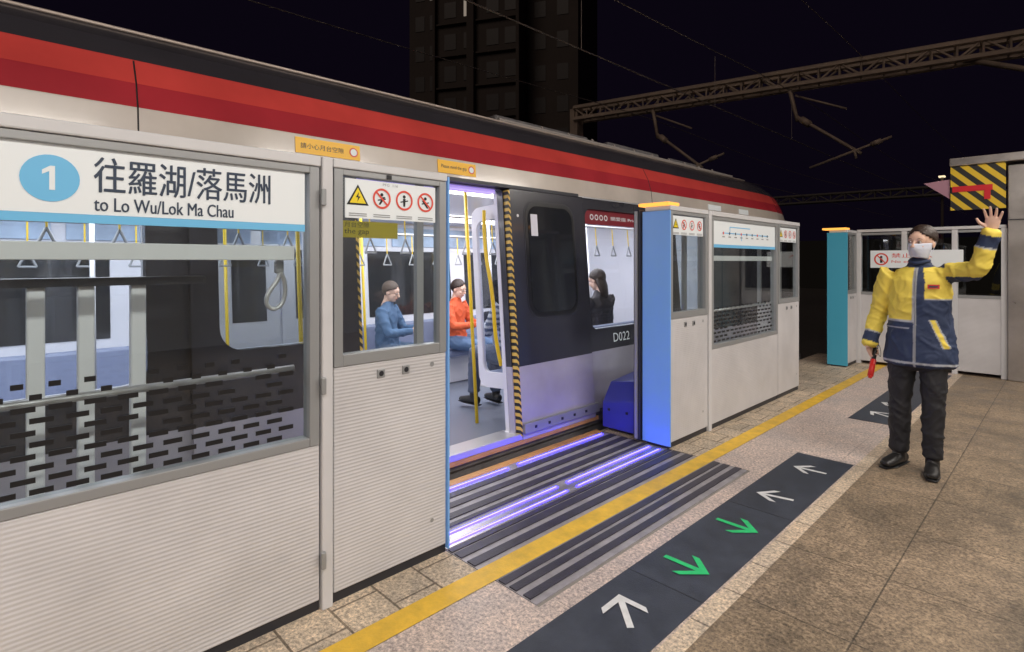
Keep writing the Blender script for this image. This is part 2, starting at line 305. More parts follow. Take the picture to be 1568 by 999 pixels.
boxes('hinges',[(X+.012,X+.03,1.040,1.06,z,z+.07) for z in (.18,.9,1.68)],M['grey'],po,.004)
c1=cabinet('gate_cabinet',1.102,1.705)
box('edge_trim',X-.012,X+.010,1.706,1.716,.02,1.87,M['ltblue'],c1); box('end_cover',X-.215,X-.013,1.706,1.712,.02,.99,M['grey'],c1)
def icons(g,xs,y0,y1,z0,z1):
    box('board',xs,xs+.004,y0,y1,z0,z1,M['sign'],g)
    W=y1-y0; xx=xs+.0055; n=4; zc=z0+(z1-z0)*.55; r=min((z1-z0)*.27,W*.105)
    for i in range(n):
        yc=y0+W*(i+.5)/n
        if i==0:
            poly('warning_triangle',[(xx,yc-r*1.15,zc-r*.8),(xx,yc+r*1.15,zc-r*.8),(xx,yc,zc+r*1.15)],M['black'],g)
            poly('warning_fill',[(xx+.001,yc-r*.85,zc-r*.62),(xx+.001,yc+r*.85,zc-r*.62),(xx+.001,yc,zc+r*.85)],M['icoY'],g)
            poly('bolt_mark',[(xx+.002,yc+r*.1,zc+r*.45),(xx+.002,yc-r*.22,zc-r*.08),(xx+.002,yc+r*.02,zc-r*.08),(xx+.002,yc-r*.1,zc-r*.5),(xx+.002,yc+r*.25,zc+r*.02),(xx+.002,yc+r*.02,zc+r*.02)],M['black'],g)
        else:
            disc('figure',xx,yc,zc+r*.38,r*.17,M['black'],g)
            lean=(.25,0,-.3)[i-1]*r
            poly('figure_body',[(xx+.0002,yc-r*.16+lean,zc+r*.18),(xx+.0002,yc+r*.16+lean,zc+r*.18),(xx+.0002,yc+r*.10-lean,zc-r*.6),(xx+.0002,yc-r*.12-lean,zc-r*.6)],M['black'],g)
            poly('figure_arm',[(xx+.0004,yc-r*.45,zc-r*.12),(xx+.0004,yc+r*.45,zc+r*.06),(xx+.0004,yc+r*.45,zc-r*.06),(xx+.0004,yc-r*.45,zc-r*.24)],M['black'],g)
            disc('ring',xx+.0012,yc,zc,r,M['icoR'],g,inner=r*.8)
            if i!=2:
                q=r*.66; t=.003; poly('slash',[(xx+.0013,yc-q-t,zc+q-t),(xx+.0013,yc-q+t,zc+q+t),(xx+.0013,yc+q+t,zc-q+t),(xx+.0013,yc+q-t,zc-q-t)],M['icoR'],g)
        boxes('caption',[(xx,xx+.0006,yc-W*.09,yc+W*.09,zc-r*1.65-k*.009,zc-r*1.65-k*.009+.004) for k in range(2)],M['grey'],g)
ns=group('notice_sign'); icons(ns,X-.018,1.165,1.645,1.640,1.812); text('caption_text','PFG  116',X-.012,1.35,1.793,.08,.011,M['grey'],ns)
gs=group('gap_notice'); box('board',X-.034,X-.030,1.155,1.44,1.555,1.628,mat('dim_yellow',(.45,.36,.03),.5),gs); text('words','the gap',X-.0295,1.17,1.565,.12,.03,M['dark'],gs); text('words_b','月台空隙',X-.0295,1.17,1.60,.12,.024,M['dark'],gs)
ids=group('door_number_label'); box('plate',X+.0045,X+.007,1.36,1.385,1.822,1.842,M['black'],ids)
c2=cabinet('gate_cabinet',3.87,4.50)
box('end_cover',X-.235,X+.012,3.855,3.869,.02,1.845,M['ltblue'],c2,.003)
box('amber_lamp',X-.27,X+.0,3.85,4.02,1.887,1.912,M['amber'],c2,.006)
lp=group('sliding_gate_leaf')
box('stile',X-.30,X-.245,3.83,3.90,.02,1.86,M['dark'],lp,.004); box('stile_edge',X-.285,X-.262,3.818,3.829,.03,1.85,M['grey'],lp)
box('leaf_glass',X-.28,X-.27,3.905,4.9,.6,1.84,M['glass'],lp)
ns2=group('notice_sign'); icons(ns2,X-.018,3.92,4.44,1.66,1.812)
s2=screen('platform_screen',4.56,6.08); frit(4.62,6.02,s2,.74,9)
box('post',X-.1,X+.012,4.505,4.555,0,1.885,M['white'],s2,.006)
struts('handrail',[((X-.12,4.6,1.0),(X-.12,6.05,1.0))],.014,M['alu'],s2); box('frosted_bar',X-.055,X-.04,4.61,6.03,1.455,1.50,M['bar_refl'],s2)
rm=group('route_map_sign'); box('board',X-.02,X-.012,4.61,6.03,1.60,1.812,M['sign'],rm); box('blue_band',X-.02,X-.010,4.61,6.03,1.572,1.599,M['blue'],rm)
boxes('route_line',[(X-.011,X-.010,4.8,5.85,1.70,1.708),(X-.011,X-.010,4.95,4.959,1.71,1.757),(X-.011,X-.010,4.95,5.4,1.757,1.765),(X-.011,X-.010,5.2,5.209,1.64,1.70)],M['blue'],rm)
for k in range(9): disc('station_dot',X-.0095,4.82+k*.125,1.703,.013,M['navytxt'] if k%3 else M['icoR'],rm)
boxes('station_names',[(X-.011,X-.010,4.80+k*.125,4.85+k*.125,1.665,1.675) for k in range(9)],M['grey'],rm)
c3=cabinet('gate_cabinet',6.09,6.72)
ns3=group('notice_sign'); icons(ns3,X-.018,6.14,6.66,1.66,1.812)
c4=cabinet('gate_cabinet',8.58,9.06)
box('end_cover',X-.24,X+.012,8.566,8.579,.02,1.845,M['cyan'],c4); box('amber_lamp',X-.30,X+.0,8.55,8.72,1.887,1.912,M['amber'],c4,.006)

# end-of-platform fence
ef=group('platform_end_fence'); Y=9.08
xs=[-2.18,-1.64,-1.10,-.62]
for i in range(3):
    a,b=xs[i],xs[i+1]
    box('lower_panel',a+.03,b-.03,Y,Y+.06,.045,.98,M['rib'],ef,.004); box('glass',a+.03,b-.03,Y+.03,Y+.035,1.0,1.84,M['glass'],ef)
    boxes('glass_frame',[(a+.03,b-.03,Y-.004,Y+.05,.98,1.02),(a+.03,b-.03,Y-.004,Y+.05,1.82,1.85)],M['grey'],ef)
boxes('posts',[(x-.03,x+.03,Y-.008,Y+.08,0,1.86) for x in xs],M['white'],ef,.004); box('top_rail',-2.2,-.6,Y-.012,Y+.09,1.861,1.90,M['white'],ef,.005)
es=group('no_entry_sign'); box('board',-2.03,-1.01,Y-.024,Y-.014,1.36,1.60,M['sign'],es,.002)
disc('ring',-1.90,Y-.026,1.48,.085,M['icoR'],es,'y',inner=.066); disc('figure_head',-1.90,Y-.025,1.51,.016,M['black'],es,'y'); box('figure',-1.915,-1.885,Y-.0255,Y-.0245,1.43,1.49,M['black'],es)
poly('slash',[(-1.955,Y-.027,1.53),(-1.945,Y-.027,1.54),(-1.845,Y-.027,1.43),(-1.855,Y-.027,1.42)],M['icoR'],es)
text('words','禁止進入',-1.78,Y-.0255,1.50,.45,.06,M['icoR'],es,'y'); text('words_en','No entry',-1.78,Y-.0255,1.42,.32,.045,M['icoR'],es,'y')
sc=group('steel_portal')
box('column',-.585,.6,9.02,9.5,0,2.62,M['steel'],sc,.01)
box('header',-1.14,.6,8.95,9.45,2.66,2.76,M['steel'],sc,.01); boxes('seams',[(-.30,-.292,9.015,9.02,0,2.6),(-.585,.6,9.014,9.02,1.95,1.96)],M['dark'],sc)
hb=group('hazard_board'); box('board',-1.13,-.60,8.98,9.0,2.10,2.655,M['hazx'],hb); box('red_bar',-1.11,-.72,8.972,8.979,2.33,2.40,M['red'],hb); box('red_bar_v',-.80,-.74,8.970,8.978,2.22,2.40,M['red'],hb)
poly('pink_wing',[(-1.14,9.0,2.50),(-1.14,9.0,2.25),(-1.42,9.05,2.48)],mat('pink_panel',(.5,.28,.36),.5),hb)

# ---------------------------------------------------------------- train
T=group('passenger_train',(-3.06,0,0),(0,R(-4.5),0))
def cutter(rects):
    bm=bmesh.new()
    for (y0,y1,z0,z1,r) in rects:
        pts=[]
        for (cy,cz,a0) in ((y1-r,z1-r,0),(y0+r,z1-r,90),(y0+r,z0+r,180),(y1-r,z0+r,270)):
            for k in range(7 if r>.005 else 1):
                a=R(a0+k*15) if r>.005 else R(a0+45)
                pts.append((cy+math.cos(a)*r,cz+math.sin(a)*r))
        f=[bm.verts.new((.4,p[0],p[1])) for p in pts]; b=[bm.verts.new((-.4,p[0],p[1])) for p in pts]
        bm.faces.new(f); bm.faces.new(b[::-1]); n=len(pts)
        for k in range(n): bm.faces.new([f[k],b[k],b[(k+1)%n],f[(k+1)%n]])
    return obj_from_bm(bm,'cut',None)
def cut(o,rects):
    c=cutter(rects); c.parent=o.parent
    bpy.context.view_layer.update()
    md=o.modifiers.new('c','BOOLEAN'); md.operation='DIFFERENCE'; md.solver='EXACT'; md.object=c
    bpy.context.view_layer.update()
    dg=bpy.context.evaluated_depsgraph_get(); me=bpy.data.meshes.new_from_object(o.evaluated_get(dg)); o.modifiers.clear(); o.data=me
    bpy.data.objects.remove(c)
prof=[(0,-.55),(0,.1),(0,.62),(0,1.4),(0,2.06),(-.004,2.21),(-.03,2.34),(-.085,2.475),(-.16,2.60),(-.25,2.685),(-.42,2.75),(-.8,2.80),(-1.45,2.83)]
full=prof+[(-2.9-x,z) for x,z in prof[::-1][1:]]
YE=8.5
def extr(name,pts,y0,y1,m,parent,smooth=False):
    bm=bmesh.new(); a=[bm.verts.new((x,y0,z)) for x,z in pts]; b=[bm.verts.new((x,y1,z)) for x,z in pts]; n=len(pts)
    bm.faces.new(a); bm.faces.new(b[::-1])
    for k in range(n): bm.faces.new([a[k],b[k],b[(k+1)%n],a[(k+1)%n]])
    return obj_from_bm(bm,name,m,parent,smooth)
openings=[(1.75,3.05,.1,2.03,.03),(-.95,.62,.86,1.93,.09),(.93,1.60,.98,1.93,.12),(4.10,5.5,.82,1.95,.09),(5.75,6.6,.86,1.93,.09)]
side=extr('body_side',prof[1:6]+[(x-.06,z) for x,z in prof[1:6]][::-1],-6,YE,M['livery'],T); cut(side,openings)
rp=prof[5:]+[(-2.9-x,z) for x,z in prof[5:][::-1][1:]]
extr('roof_shell',rp+[(x*.94-.09,z-.07) for x,z in rp[::-1]],-6,YE,M['livery'],T)
ln=box('inner_lining',-.105,-.065,-6,YE,.1,2.12,M['lining'],T); cut(ln,openings)
box('sole_bar',-.10,.012,-6,YE,-.02,.098,M['skirt'],T,.004); box('underframe',-2.8,-.12,-6,9.6,-.7,-.02,M['skirt'],T); box('skirt',-.04,-.02,-6,9.5,-.5,-.02,M['skirt'],T)
box('door_sill',-.16,.05,1.72,3.08,.060,.108,M['alu'],T,.004); box('sill_tan',.012,.045,1.70,4.06,.025,.058,M['orange'],T)
box('floor',-2.8,-.16,-6,YE,.06,.10,M['floor'],T)
fw=box('far_wall',-2.86,-2.82,-6,YE,.1,2.15,M['lining'],T)
boxes('far_windows',[(-2.819,-2.812,a,b,1.0,1.8) for a,b in ((-.7,.9),(-3,-2.0),(3.45,4.7),(4.95,6.2))],M['dglass'],T,.02)
boxes('far_doors',[(-2.819,-2.80,1.75,2.385,.12,2.0),(-2.819,-2.80,2.395,3.05,.12,2.0)],M['alu'],T,.01)
boxes('far_door_windows',[(-2.799,-2.795,1.90,2.24,1.05,1.80),(-2.799,-2.795,2.55,2.89,1.05,1.80)],M['dglass'],T,.01)
box('ceiling',-2.82,-.105,-6,YE,2.16,2.2,M['lining'],T)
boxes('light_strips',[(-.75,-.6,-5.9,6.7,2.13,2.158),(-2.3,-2.15,-5.9,6.7,2.13,2.158)],M['strip'],T)
boxes('ad_panels',[(-2.818,-2.80,-5+k*.8,-4.3+k*.8,1.86,2.10) for k in range(15)],mat('ad_panel',(.35,.45,.6),.4,var=.5,vscale=1.5),T)
box('cab_bulkhead',-2.8,-.1,6.75,6.8,.1,2.15,M['lining'],T); box('end_wall',-2.8,-.1,-6,-5.95,.1,2.2,M['lining'],T)
for k,(a,b) in enumerate(((3.15,6.6),(-2.4,1.65))):
    box('far_bench',-2.81,-2.36,a,b,.44,.53,M['seat'],T,.03); box('far_bench_back',-2.81,-2.72,a,b,.535,.92,M['seat'],T,.03); box('bench_plinth',-2.81,-2.5,a,b,.11,.43,M['lining'],T)
    box('near_bench',-.55,-.115,a+.1,b-.1,.44,.53,M['seat'],T,.03); box('near_back',-.2,-.115,a+.1,b-.1,.535,.84,M['seat'],T,.03)
for nm,a in (('light_a',0.0),('light_b',4.4)):
    li=bpy.data.lights.new('carriage_light','AREA'); li.shape='RECTANGLE'; li.size=1.6; li.size_y=3.2; li.energy=70; li.color=(.95,.94,1)
    o=link(bpy.data.objects.new('carriage_light',li),T); o.location=(-1.45,a,2.12)
for (a,b,c,d,r) in openings[1:]:
    box('window_glass',-.04,-.034,a-.01,b+.01,c-.01,d+.01,M['tglass'],T)
box('priority_band',-.032,-.028,4.10,5.5,1.81,1.95,M['maroon'],T); text('priority_text','關愛座 Priority Seat',-.026,4.55,1.855,.75,.045,M['sign'],T)
for k in range(4): disc('priority_icon',-.026,4.24+k*.075,1.88,.028,M['sign'],T,inner=.018)
text('car_number','D022',.008,4.42,.68,.27,.085,M['sign'],T)
lf=box('door_leaf_right',.015,.05,3.085,4.02,.055,2.04,M['livery'],T,.004)
def rrect(bm_name,x,y0,y1,z0,z1,r,m,th=.004,top=None):
    bm=bmesh.new(); pts=[]
    for (cy,cz,a0) in ((y1-r,z1-r,0),(y0+r,z1-r,90),(y0+r,z0+r,180),(y1-r,z0+r,270)):
        for k in range(7): pts.append((cy+math.cos(R(a0+k*15))*r,cz+math.sin(R(a0+k*15))*r))
    f=[bm.verts.new((x+th,p[0],p[1])) for p in pts]; b=[bm.verts.new((x,p[0],p[1])) for p in pts]; n=len(pts)
    bm.faces.new(f); bm.faces.new(b[::-1])
    for k in range(n): bm.faces.new([f[k],b[k],b[(k+1)%n],f[(k+1)%n]])
    return obj_from_bm(bm,bm_name,m,T)
rrect('leaf_window_trim',.0505,3.225,3.875,.985,1.955,.14,M['dark'],.002); rrect('leaf_window_seal',.053,3.24,3.86,1.00,1.94,.13,M['black'],.003); rrect('leaf_window',.0565,3.27,3.83,1.03,1.91,.11,M['dglass'],.003)
box('leaf_sticker',.060,.0615,3.30,3.38,1.66,1.84,M['lining'],T)
ll=box('door_leaf_left',.015,.05,.80,1.72,.055,2.04,M['livery'],T); cut(ll,[(.93,1.60,.98,1.93,.12)])
box('leaf_left_glass',.03,.034,.92,1.61,.97,1.94,M['tglass'],T)
box('leaf_edge_hazard',-.07,.052,3.062,3.084,.09,2.02,M['haz'],T); box('leaf_edge_hazard_l',-.07,.052,1.721,1.74,.09,2.02,M['haz'],T)
boxes('leaf_bottom_rail',[(.02,.075,3.09,4.05,.10,.18),(.02,.075,.8,1.7,.10,.18)],M['grey'],T,.004); disc('leaf_bolt',.0535,3.16,1.82,.012,M['alu'],T)
boxes('rail_bolts',[(.075,.082,3.2+k*.16,3.22+k*.16,.13,.15) for k in range(5)],M['dark'],T)
box('door_header',-.02,.06,1.0,3.95,2.035,2.062,M['dark'],T); box('door_head_light',-.10,-.03,1.8,3.0,2.0,2.028,mat('door_head_lilac',(.5,.45,.8),.4,emis=(.5,.35,1),es=.7),T)
def dscreen(y,s):
    bm=bmesh.new(); pts=[]; r=.10
    for (cx,cz,a0) in ((-.12-r*.3,1.95-r,0),(-.50+r,1.95-r,90),(-.50+r,.42+r,180),(-.15,.42+r,270)):
        for k in range(7): pts.append((cx+math.cos(R(a0+k*15))*r*(.3 if cx>-.3 else 1),cz+math.sin(R(a0+k*15))*r))
    f=[bm.verts.new((p[0],y,p[1])) for p in pts]; b=[bm.verts.new((p[0],y+.035,p[1])) for p in pts]; n=len(pts)
    inn=[((p[0]+.31)*.68-.31,(p[1]-1.2)*.84+1.2) for p in pts]
    fi=[bm.verts.new((p[0],y,p[1])) for p in inn]; bi=[bm.verts.new((p[0],y+.035,p[1])) for p in inn]
    for k in range(n):
        j=(k+1)%n
        bm.faces.new([f[k],f[j],fi[j],fi[k]]); bm.faces.new([b[k],b[j],bi[j],bi[k]]); bm.faces.new([f[k],b[k],b[j],f[j]]); bm.faces.new([fi[k],bi[k],bi[j],fi[j]])
    obj_from_bm(bm,'draught_screen',M['lining'],T)
    box('draught_glass',-.48,-.14,y+.015,y+.02,.55,1.85,M['tglass'],T)
    curve('grab_rail',[(-.16,y-s*.05,.62),(-.16,y-s*.10,.8),(-.16,y-s*.10,1.2),(-.24,y-s*.10,1.6),(-.26,y-s*.06,1.9)],.016,M['yplast'],T)
    struts('grab_pole',[((-.56,y,.10),(-.56,y,2.15))],.015,M['yplast'],T)
dscreen(3.14,1); dscreen(1.62,-1); dscreen(-.6,1)
struts('centre_poles',[((-1.45,y,.1),(-1.45,y,2.15)) for y in (2.4,4.2,6.0,.6,-1.2)],.016,M['alu'],T)
struts('far_poles',[((-2.32,y,.1),(-2.32,y,2.15)) for y in (3.1,1.7,4.8)],.015,M['yplast'],T)
struts('strap_rails',[((-.75,-5,1.92),(-.75,6.7,1.92)),((-2.1,-5,1.92),(-2.1,6.7,1.92))],.014,M['alu'],T)
st=[];hd=[]
for x0 in (-.75,-2.1):
    for k in range(26):
        y=-2+k*.33; st.append(((x0,y,1.91),(x0,y,1.70),.006)); 
        hd+= [((x0,y,1.70),(x0,y-.05,1.58),.008),((x0,y,1.70),(x0,y+.05,1.58),.008),((x0,y-.05,1.58),(x0,y+.05,1.58),.008)]
struts('straps',st,.006,M['yplast'],T,6); struts('strap_handles',hd,.008,M['grey'],T,6)
bm=bmesh.new(); rings=[]
for y,ix,dz,bot in ((YE,0,0,0),(8.9,.01,.015,0),(9.25,.04,.06,0),(9.5,.10,.15,.0),(9.72,.20,.30,.0),(9.86,.34,.48,.0),(9.94,.55,.72,.0),(9.97,.8,.95,0)):
    ring=[]
    for x,z in full:
        xx=-1.45+(x+1.45)*(1-ix/1.45); zz=z if z<1.6 else 1.6+(z-1.6)*(1-dz/1.23)
        ring.append(bm.verts.new((xx,y,zz)))
    rings.append(ring)
for a,b in zip(rings,rings[1:]):
    n=len(a)
    for k in range(n): bm.faces.new([a[k],a[(k+1)%n],b[(k+1)%n],b[k]])
bm.faces.new(rings[-1]); obj_from_bm(bm,'nose',M['livery'],T,True)
boxes('nose_lamps',[(-.45,-.2,9.6,9.84,.7,.85)],M['sign'],T,.03)
struts('roof_gutter',[((-.255,-6,2.70),(-.255,8.4,2.70))],.010,mat('gutter',(.6,.50,.44),.4,.3),T); box('cantrail_gutter',0,.012,-6,8.8,2.045,2.058,M['alu'],T)
boxes('side_lamps',[(.0,.012,6.6,6.95,2.10,2.17),(.0,.012,7.5,7.8,2.10,2.17)],M['sign'],T,.004)
for y in (.60,5.3): struts('seam',[((.000,y,2.06),(-.0035,y,2.21)),((-.0035,y,2.21),(-.03,y,2.34)),((-.03,y,2.34),(-.084,y,2.475))],.004,M['black'],T,6)
for (a,b,cap) in ((1.38,1.80,'請小心月台空隙'),(2.42,2.78,'Please mind the gap')):
    box('mind_gap_sticker',.001,.004,a,b,2.10,2.195,M['stky'],T); text('sticker_text',cap,.0055,a+.03,2.13,(b-a)*.66,.034,M['navytxt'],T); disc('sticker_icon',.0055,b-.045,2.148,.03,M['icoR'],T); disc('sticker_icon_in',.0065,b-.045,2.148,.022,M['sign'],T)
L=[(-1.0,-.45,5.2,6.3,2.76,2.86),(-1.1,-.4,6.5,7.2,2.76,2.83),(-1.3,-.5,3.5,4.9,2.78,2.87),(-1.2,-.45,7.4,8.1,2.72,2.80)]
boxes('roof_equipment',L,M['skirt'],T,.02)
struts('roof_conduits',[((-.36,3.4,2.76),(-.36,8.2,2.76),.018),((-.45,4.0,2.79),(-.45,8.0,2.79),.012)]+[((-.33,4+k*.4,2.71),(-.38,4+k*.4,2.80),.012) for k in range(10)],.01,mat('roof_conduit',(.34,.30,.28),.6),T,6)

# ---------------------------------------------------------------- background
tw=group('apartment_tower',(-43.0,41.5,-1.2),(0,0,R(28)))
boxes('walls',[(-8.5,-4.6,-6,6,0,70),(-4.6,3.8,-8,6,0,70),(3.8,8.8,-5.6,6,0,70)],M['conc'],tw)
L=[];lit=[]
for f in range(22):
    z=1.5+f*3.05
    for x in (-3.7,-1.7,.6,2.4): 
        (lit if (f,x) in ((8,-1.7),) else L).append((x,x+1.2,-8.05,-8.0,z,z+1.5))
    for x in (-7.8,-6.2): (lit if (f,x) in ((9,-6.2),) else L).append((x,x+1.0,-6.05,-6.0,z,z+1.5))
    for x in (4.6,6.8): L.append((x,x+1.1,-5.65,-5.6,z,z+1.5))
boxes('windows',L,M['win'],tw); boxes('lit_windows',[(a,b-.6,c,d,e,g) for a,b,c,d,e,g in lit],M['lit'],tw)
boxes('ledges',[(-4.7,3.9,-8.3,-8.0,.8+f*3.05,.95+f*3.05) for f in range(22)]+[(-1.0-.2,-1.0+.5,-8.6,-8.0,0,70),(-4.75,-4.5,-8.5,-8.0,0,70),(3.6,3.9,-8.5,-8.0,0,70)],M['conc'],tw)
def gantry(name,a,b,z,h,wd,n,m,post=True,r=.06):
    g=group(name); a=Vector((*a,z)); b=Vector((*b,z)); d=(b-a); t=d.normalized(); s=Vector((-t.y,t.x,0))*wd/2; L=[]
    for sg in (1,-1):
        for zz in (0,h): L.append((a+s*sg+Vector((0,0,zz)),b+s*sg+Vector((0,0,zz)),r))
        for k in range(n):
            p=a+d*k/n+s*sg; q=a+d*(k+1)/n+s*sg; up=Vector((0,0,h))
            L.append((p,q+up,.028) if k%2 else (p+up,q,.028)); L.append((p,p+up,.025))
    for k in range(n+1):
        p=a+d*k/n; L.append((p+s,p-s,.025)); L.append((p+s+Vector((0,0,h)),p-s+Vector((0,0,h)),.025))
    struts('truss',L,.03,m,g,6)
    if post: boxes('posts',[(p.x-.15,p.x+.15,p.y-.15,p.y+.15,-1.25,z+h) for p in (a,b)],m,g)
    return g
g1=gantry('catenary_gantry',(-11.2,13.9),(6.5,17.8),5.95,.36,.40,40,M['gal'],r=.075)
def cant(g,x,y,z):
    struts('cantilever',[((x,y,z),(x+.25,y-.1,z-1.0),.05),((x+.25,y-.1,z-.9),(x+1.7,y-.3,z-2.05),.04),((x+.2,y-.1,z-.35),(x+1.4,y-.3,z-.95),.025),((x+.6,y-.3,z-2.25),(x+2.3,y-.3,z-1.75),.03),((x+1.55,y-.3,z-1.9),(x+1.6,y-.3,z-2.15),.03)],.03,M['gal'],g,8)
    struts('insulators',[((x+.35,y-.12,z-.98),(x+.55,y-.15,z-1.15),.085),((x+1.9,y-.3,z-1.87),(x+2.1,y-.3,z-1.81),.06)],.08,M['gal'],g,10)
cant(g1,-8.7,14.3,6.0); cant(g1,-5.2,15.1,6.0)
struts('knee_brace',[((-1.8,16.0,6.0),(.2,15.2,4.9),.06)],.06,M['gal'],g1)
g2=gantry('catenary_gantry',(-14,33),(6,35),4.7,.4,.4,30,mat('far_gantry',(.12,.11,.10),.7))
cw=group('overhead_wires')
for x,z,sag,r in ((-4.75,4.35,.0,.010),(-4.75,5.55,.35,.009),(-8.6,4.4,0,.010),(-8.6,5.6,.3,.009),(-3.6,6.4,.2,.008)):
    curve('wire',[(x,-10+k*6,z-sag*math.sin(math.pi*((k*6)%24)/24)) for k in range(10)],r,M['wire'],cw)
struts('droppers',[((-4.75,y,4.35),(-4.75,y,5.3)) for y in (2,6,10,14)],.005,M['wire'],cw,6)
sf=group('retaining_wall'); box('wall',-60,30,60,61,-1.25,3.5,mat('far_wall_mat',(.03,.03,.028),.9),sf)
el=group('trackside_lamp',(-4.6,34,0)); struts('pole',[((0,0,-1.25),(0,0,5.6))],.06,M['conc'],el); box('head',-.12,.12,-.2,.1,5.55,5.62,mat('lamp_head',(.8,.7,.5),.4,emis=(1,.8,.5),es=1.2),el)

# ---------------------------------------------------------------- people
def ell(bm,c,r,n=20,rot=None):
    mt=Matrix.Translation(c)@(rot.to_4x4() if rot else Matrix.Identity(4))@Matrix.Diagonal((*r,1))
    bmesh.ops.create_uvsphere(bm,u_segments=n,v_segments=n//2+2,radius=1,matrix=mt)
def tube(bm,pts,rad,ref,n=18):
    pts=[Vector(p) for p in pts]; ref=Vector(ref); rings=[]
    N=len(pts)
    ext=[]
    for i,p in enumerate(pts):
        t=(pts[min(i+1,N-1)]-pts[max(i-1,0)]).normalized()
        a=(ref-t*ref.dot(t)).normalized(); b=t.cross(a)
        ext.append((p,t,a,b,rad[i]))
    def ring(p,a,b,r,s=1): return [bm.verts.new(p+a*math.cos(2*math.pi*k/n)*r[0]*s+b*math.sin(2*math.pi*k/n)*r[1]*s) for k in range(n)]
    p,t,a,b,r=ext[0]; q=min(r)*.35; rings.append(ring(p-t*q,a,b,r,.6))
    for e in ext: rings.append(ring(e[0],e[2],e[3],e[4]))
    p,t,a,b,r=ext[-1]; q=min(r)*.35; rings.append(ring(p+t*q,a,b,r,.6))
    for A,B in zip(rings,rings[1:]):
        for k in range(n): bm.faces.new([A[k],A[(k+1)%n],B[(k+1)%n],B[k]])
    bm.faces.new(rings[0][::-1]); bm.faces.new(rings[-1])
def lerp(a,b,t): return Vector(a)*(1-t)+Vector(b)*t
def remesh(bm,name,vs,it,m,parent,colf=None,wr=0):
    bmesh.ops.recalc_face_normals(bm,faces=bm.faces)
    o=obj_from_bm(bm,name,m,None)
    md=o.modifiers.new('r','REMESH'); md.mode='VOXEL'; md.voxel_size=vs
    if it: sm=o.modifiers.new('s','SMOOTH'); sm.factor=.5; sm.iterations=it
    bpy.context.view_layer.update()
    dg=bpy.context.evaluated_depsgraph_get(); me=bpy.data.meshes.new_from_object(o.evaluated_get(dg)); bpy.data.objects.remove(o)
    me.materials.clear(); me.materials.append(m)
    for p in me.polygons: p.use_smooth=True
    if colf:
        at=me.color_attributes.new('Col','FLOAT_COLOR','POINT')
        for v in me.vertices: at.data[v.index].color=(*colf(v.co.copy()),1)
    if wr:
        nn=[v.normal.copy() for v in me.vertices]
        for v,n in zip(me.vertices,nn):
            c=v.co; wz=noise.noise(c*5)*.12
            k=noise.noise(Vector((c.x*9+c.z*6,c.y*8,(c.z+wz)*8)))
            k2=noise.noise(Vector((c.x*18-c.z*10,c.y*14,(c.z+wz)*15+5)))
            v.co+=n*((1-min(1,abs(k)*4))*wr*.8+(1-min(1,abs(k2)*4))*wr*.4-wr*.3)
    return link(bpy.data.objects.new(name,me),parent)
def clothmat():
    m=mat('clothing',(.5,.5,.5),.7,bump=.3,bscale=20); nt=m.node_tree; a=nt.nodes.new('ShaderNodeVertexColor'); a.layer_name='Col'; nt.links.new(a.outputs[0],nt.nodes['Principled BSDF'].inputs['Base Color']); return m
CL=clothmat(); SK=mat('skin',(.72,.47,.36),.5,var=.05,vscale=40)
HAIR=mat('hair',(.035,.020,.014),.42,bump=.6,bscale=90); BROW=mat('brow',(.12,.07,.05),.6); EYEW=mat('eye_white',(.7,.68,.65),.3); EYED=mat('iris',(.02,.012,.01),.2); MASK=mat('face_mask',(.66,.70,.82),.7,bump=.2,bscale=60); LIP=mat('lips',(.42,.14,.12),.5)
def hand(parent,wr,d,s,n,curl,spread=4,thumb=.8,name='hand'):
    bm=bmesh.new(); wr=Vector(wr); d=Vector(d).normalized(); s=Vector(s); s=(s-d*s.dot(d)).normalized(); n=Vector(n); n=(n-d*n.dot(d)-s*n.dot(s)).normalized()
    tube(bm,[wr-d*.03,wr,wr+d*.03,wr+d*.06,wr+d*.083],[(.024,.018),(.025,.018),(.034,.016),(.039,.014),(.038,.012)],s)
    for i,Ln in enumerate((.068,.077,.071,.056)):
        off=1.5-i; base=wr+d*(.080-abs(off-.3)*.004)+s*off*.0195
        dd=(d*math.cos(R(spread*off))+s*math.sin(R(spread*off))).normalized(); p=base; pts=[p-dd*.015]; a=0; pts.append(p)
        for f,c in zip((.45,.30,.25),curl):
            a+=c; p=p+(dd*math.cos(R(a))+n*math.sin(R(a)))*Ln*f; pts.append(p)
        tube(bm,pts,[(.0085,.0085),(.0088,.0088),(.0082,.008),(.0076,.0072),(.0062,.006)],s,10)
    b=wr+d*.022+s*.022; t1=(d*.7+s*thumb+n*.25).normalized(); t2=(d*.9+s*thumb*.5+n*(.2+.5*(curl[0]>30))).normalized()
    tube(bm,[b-t1*.01,b+t1*.03,b+t1*.052,b+t1*.052+t2*.03],[(.014,.013),(.011,.011),(.0098,.0095),(.0072,.007)],n,10)
    return remesh(bm,name,.0032,2,SK,parent)
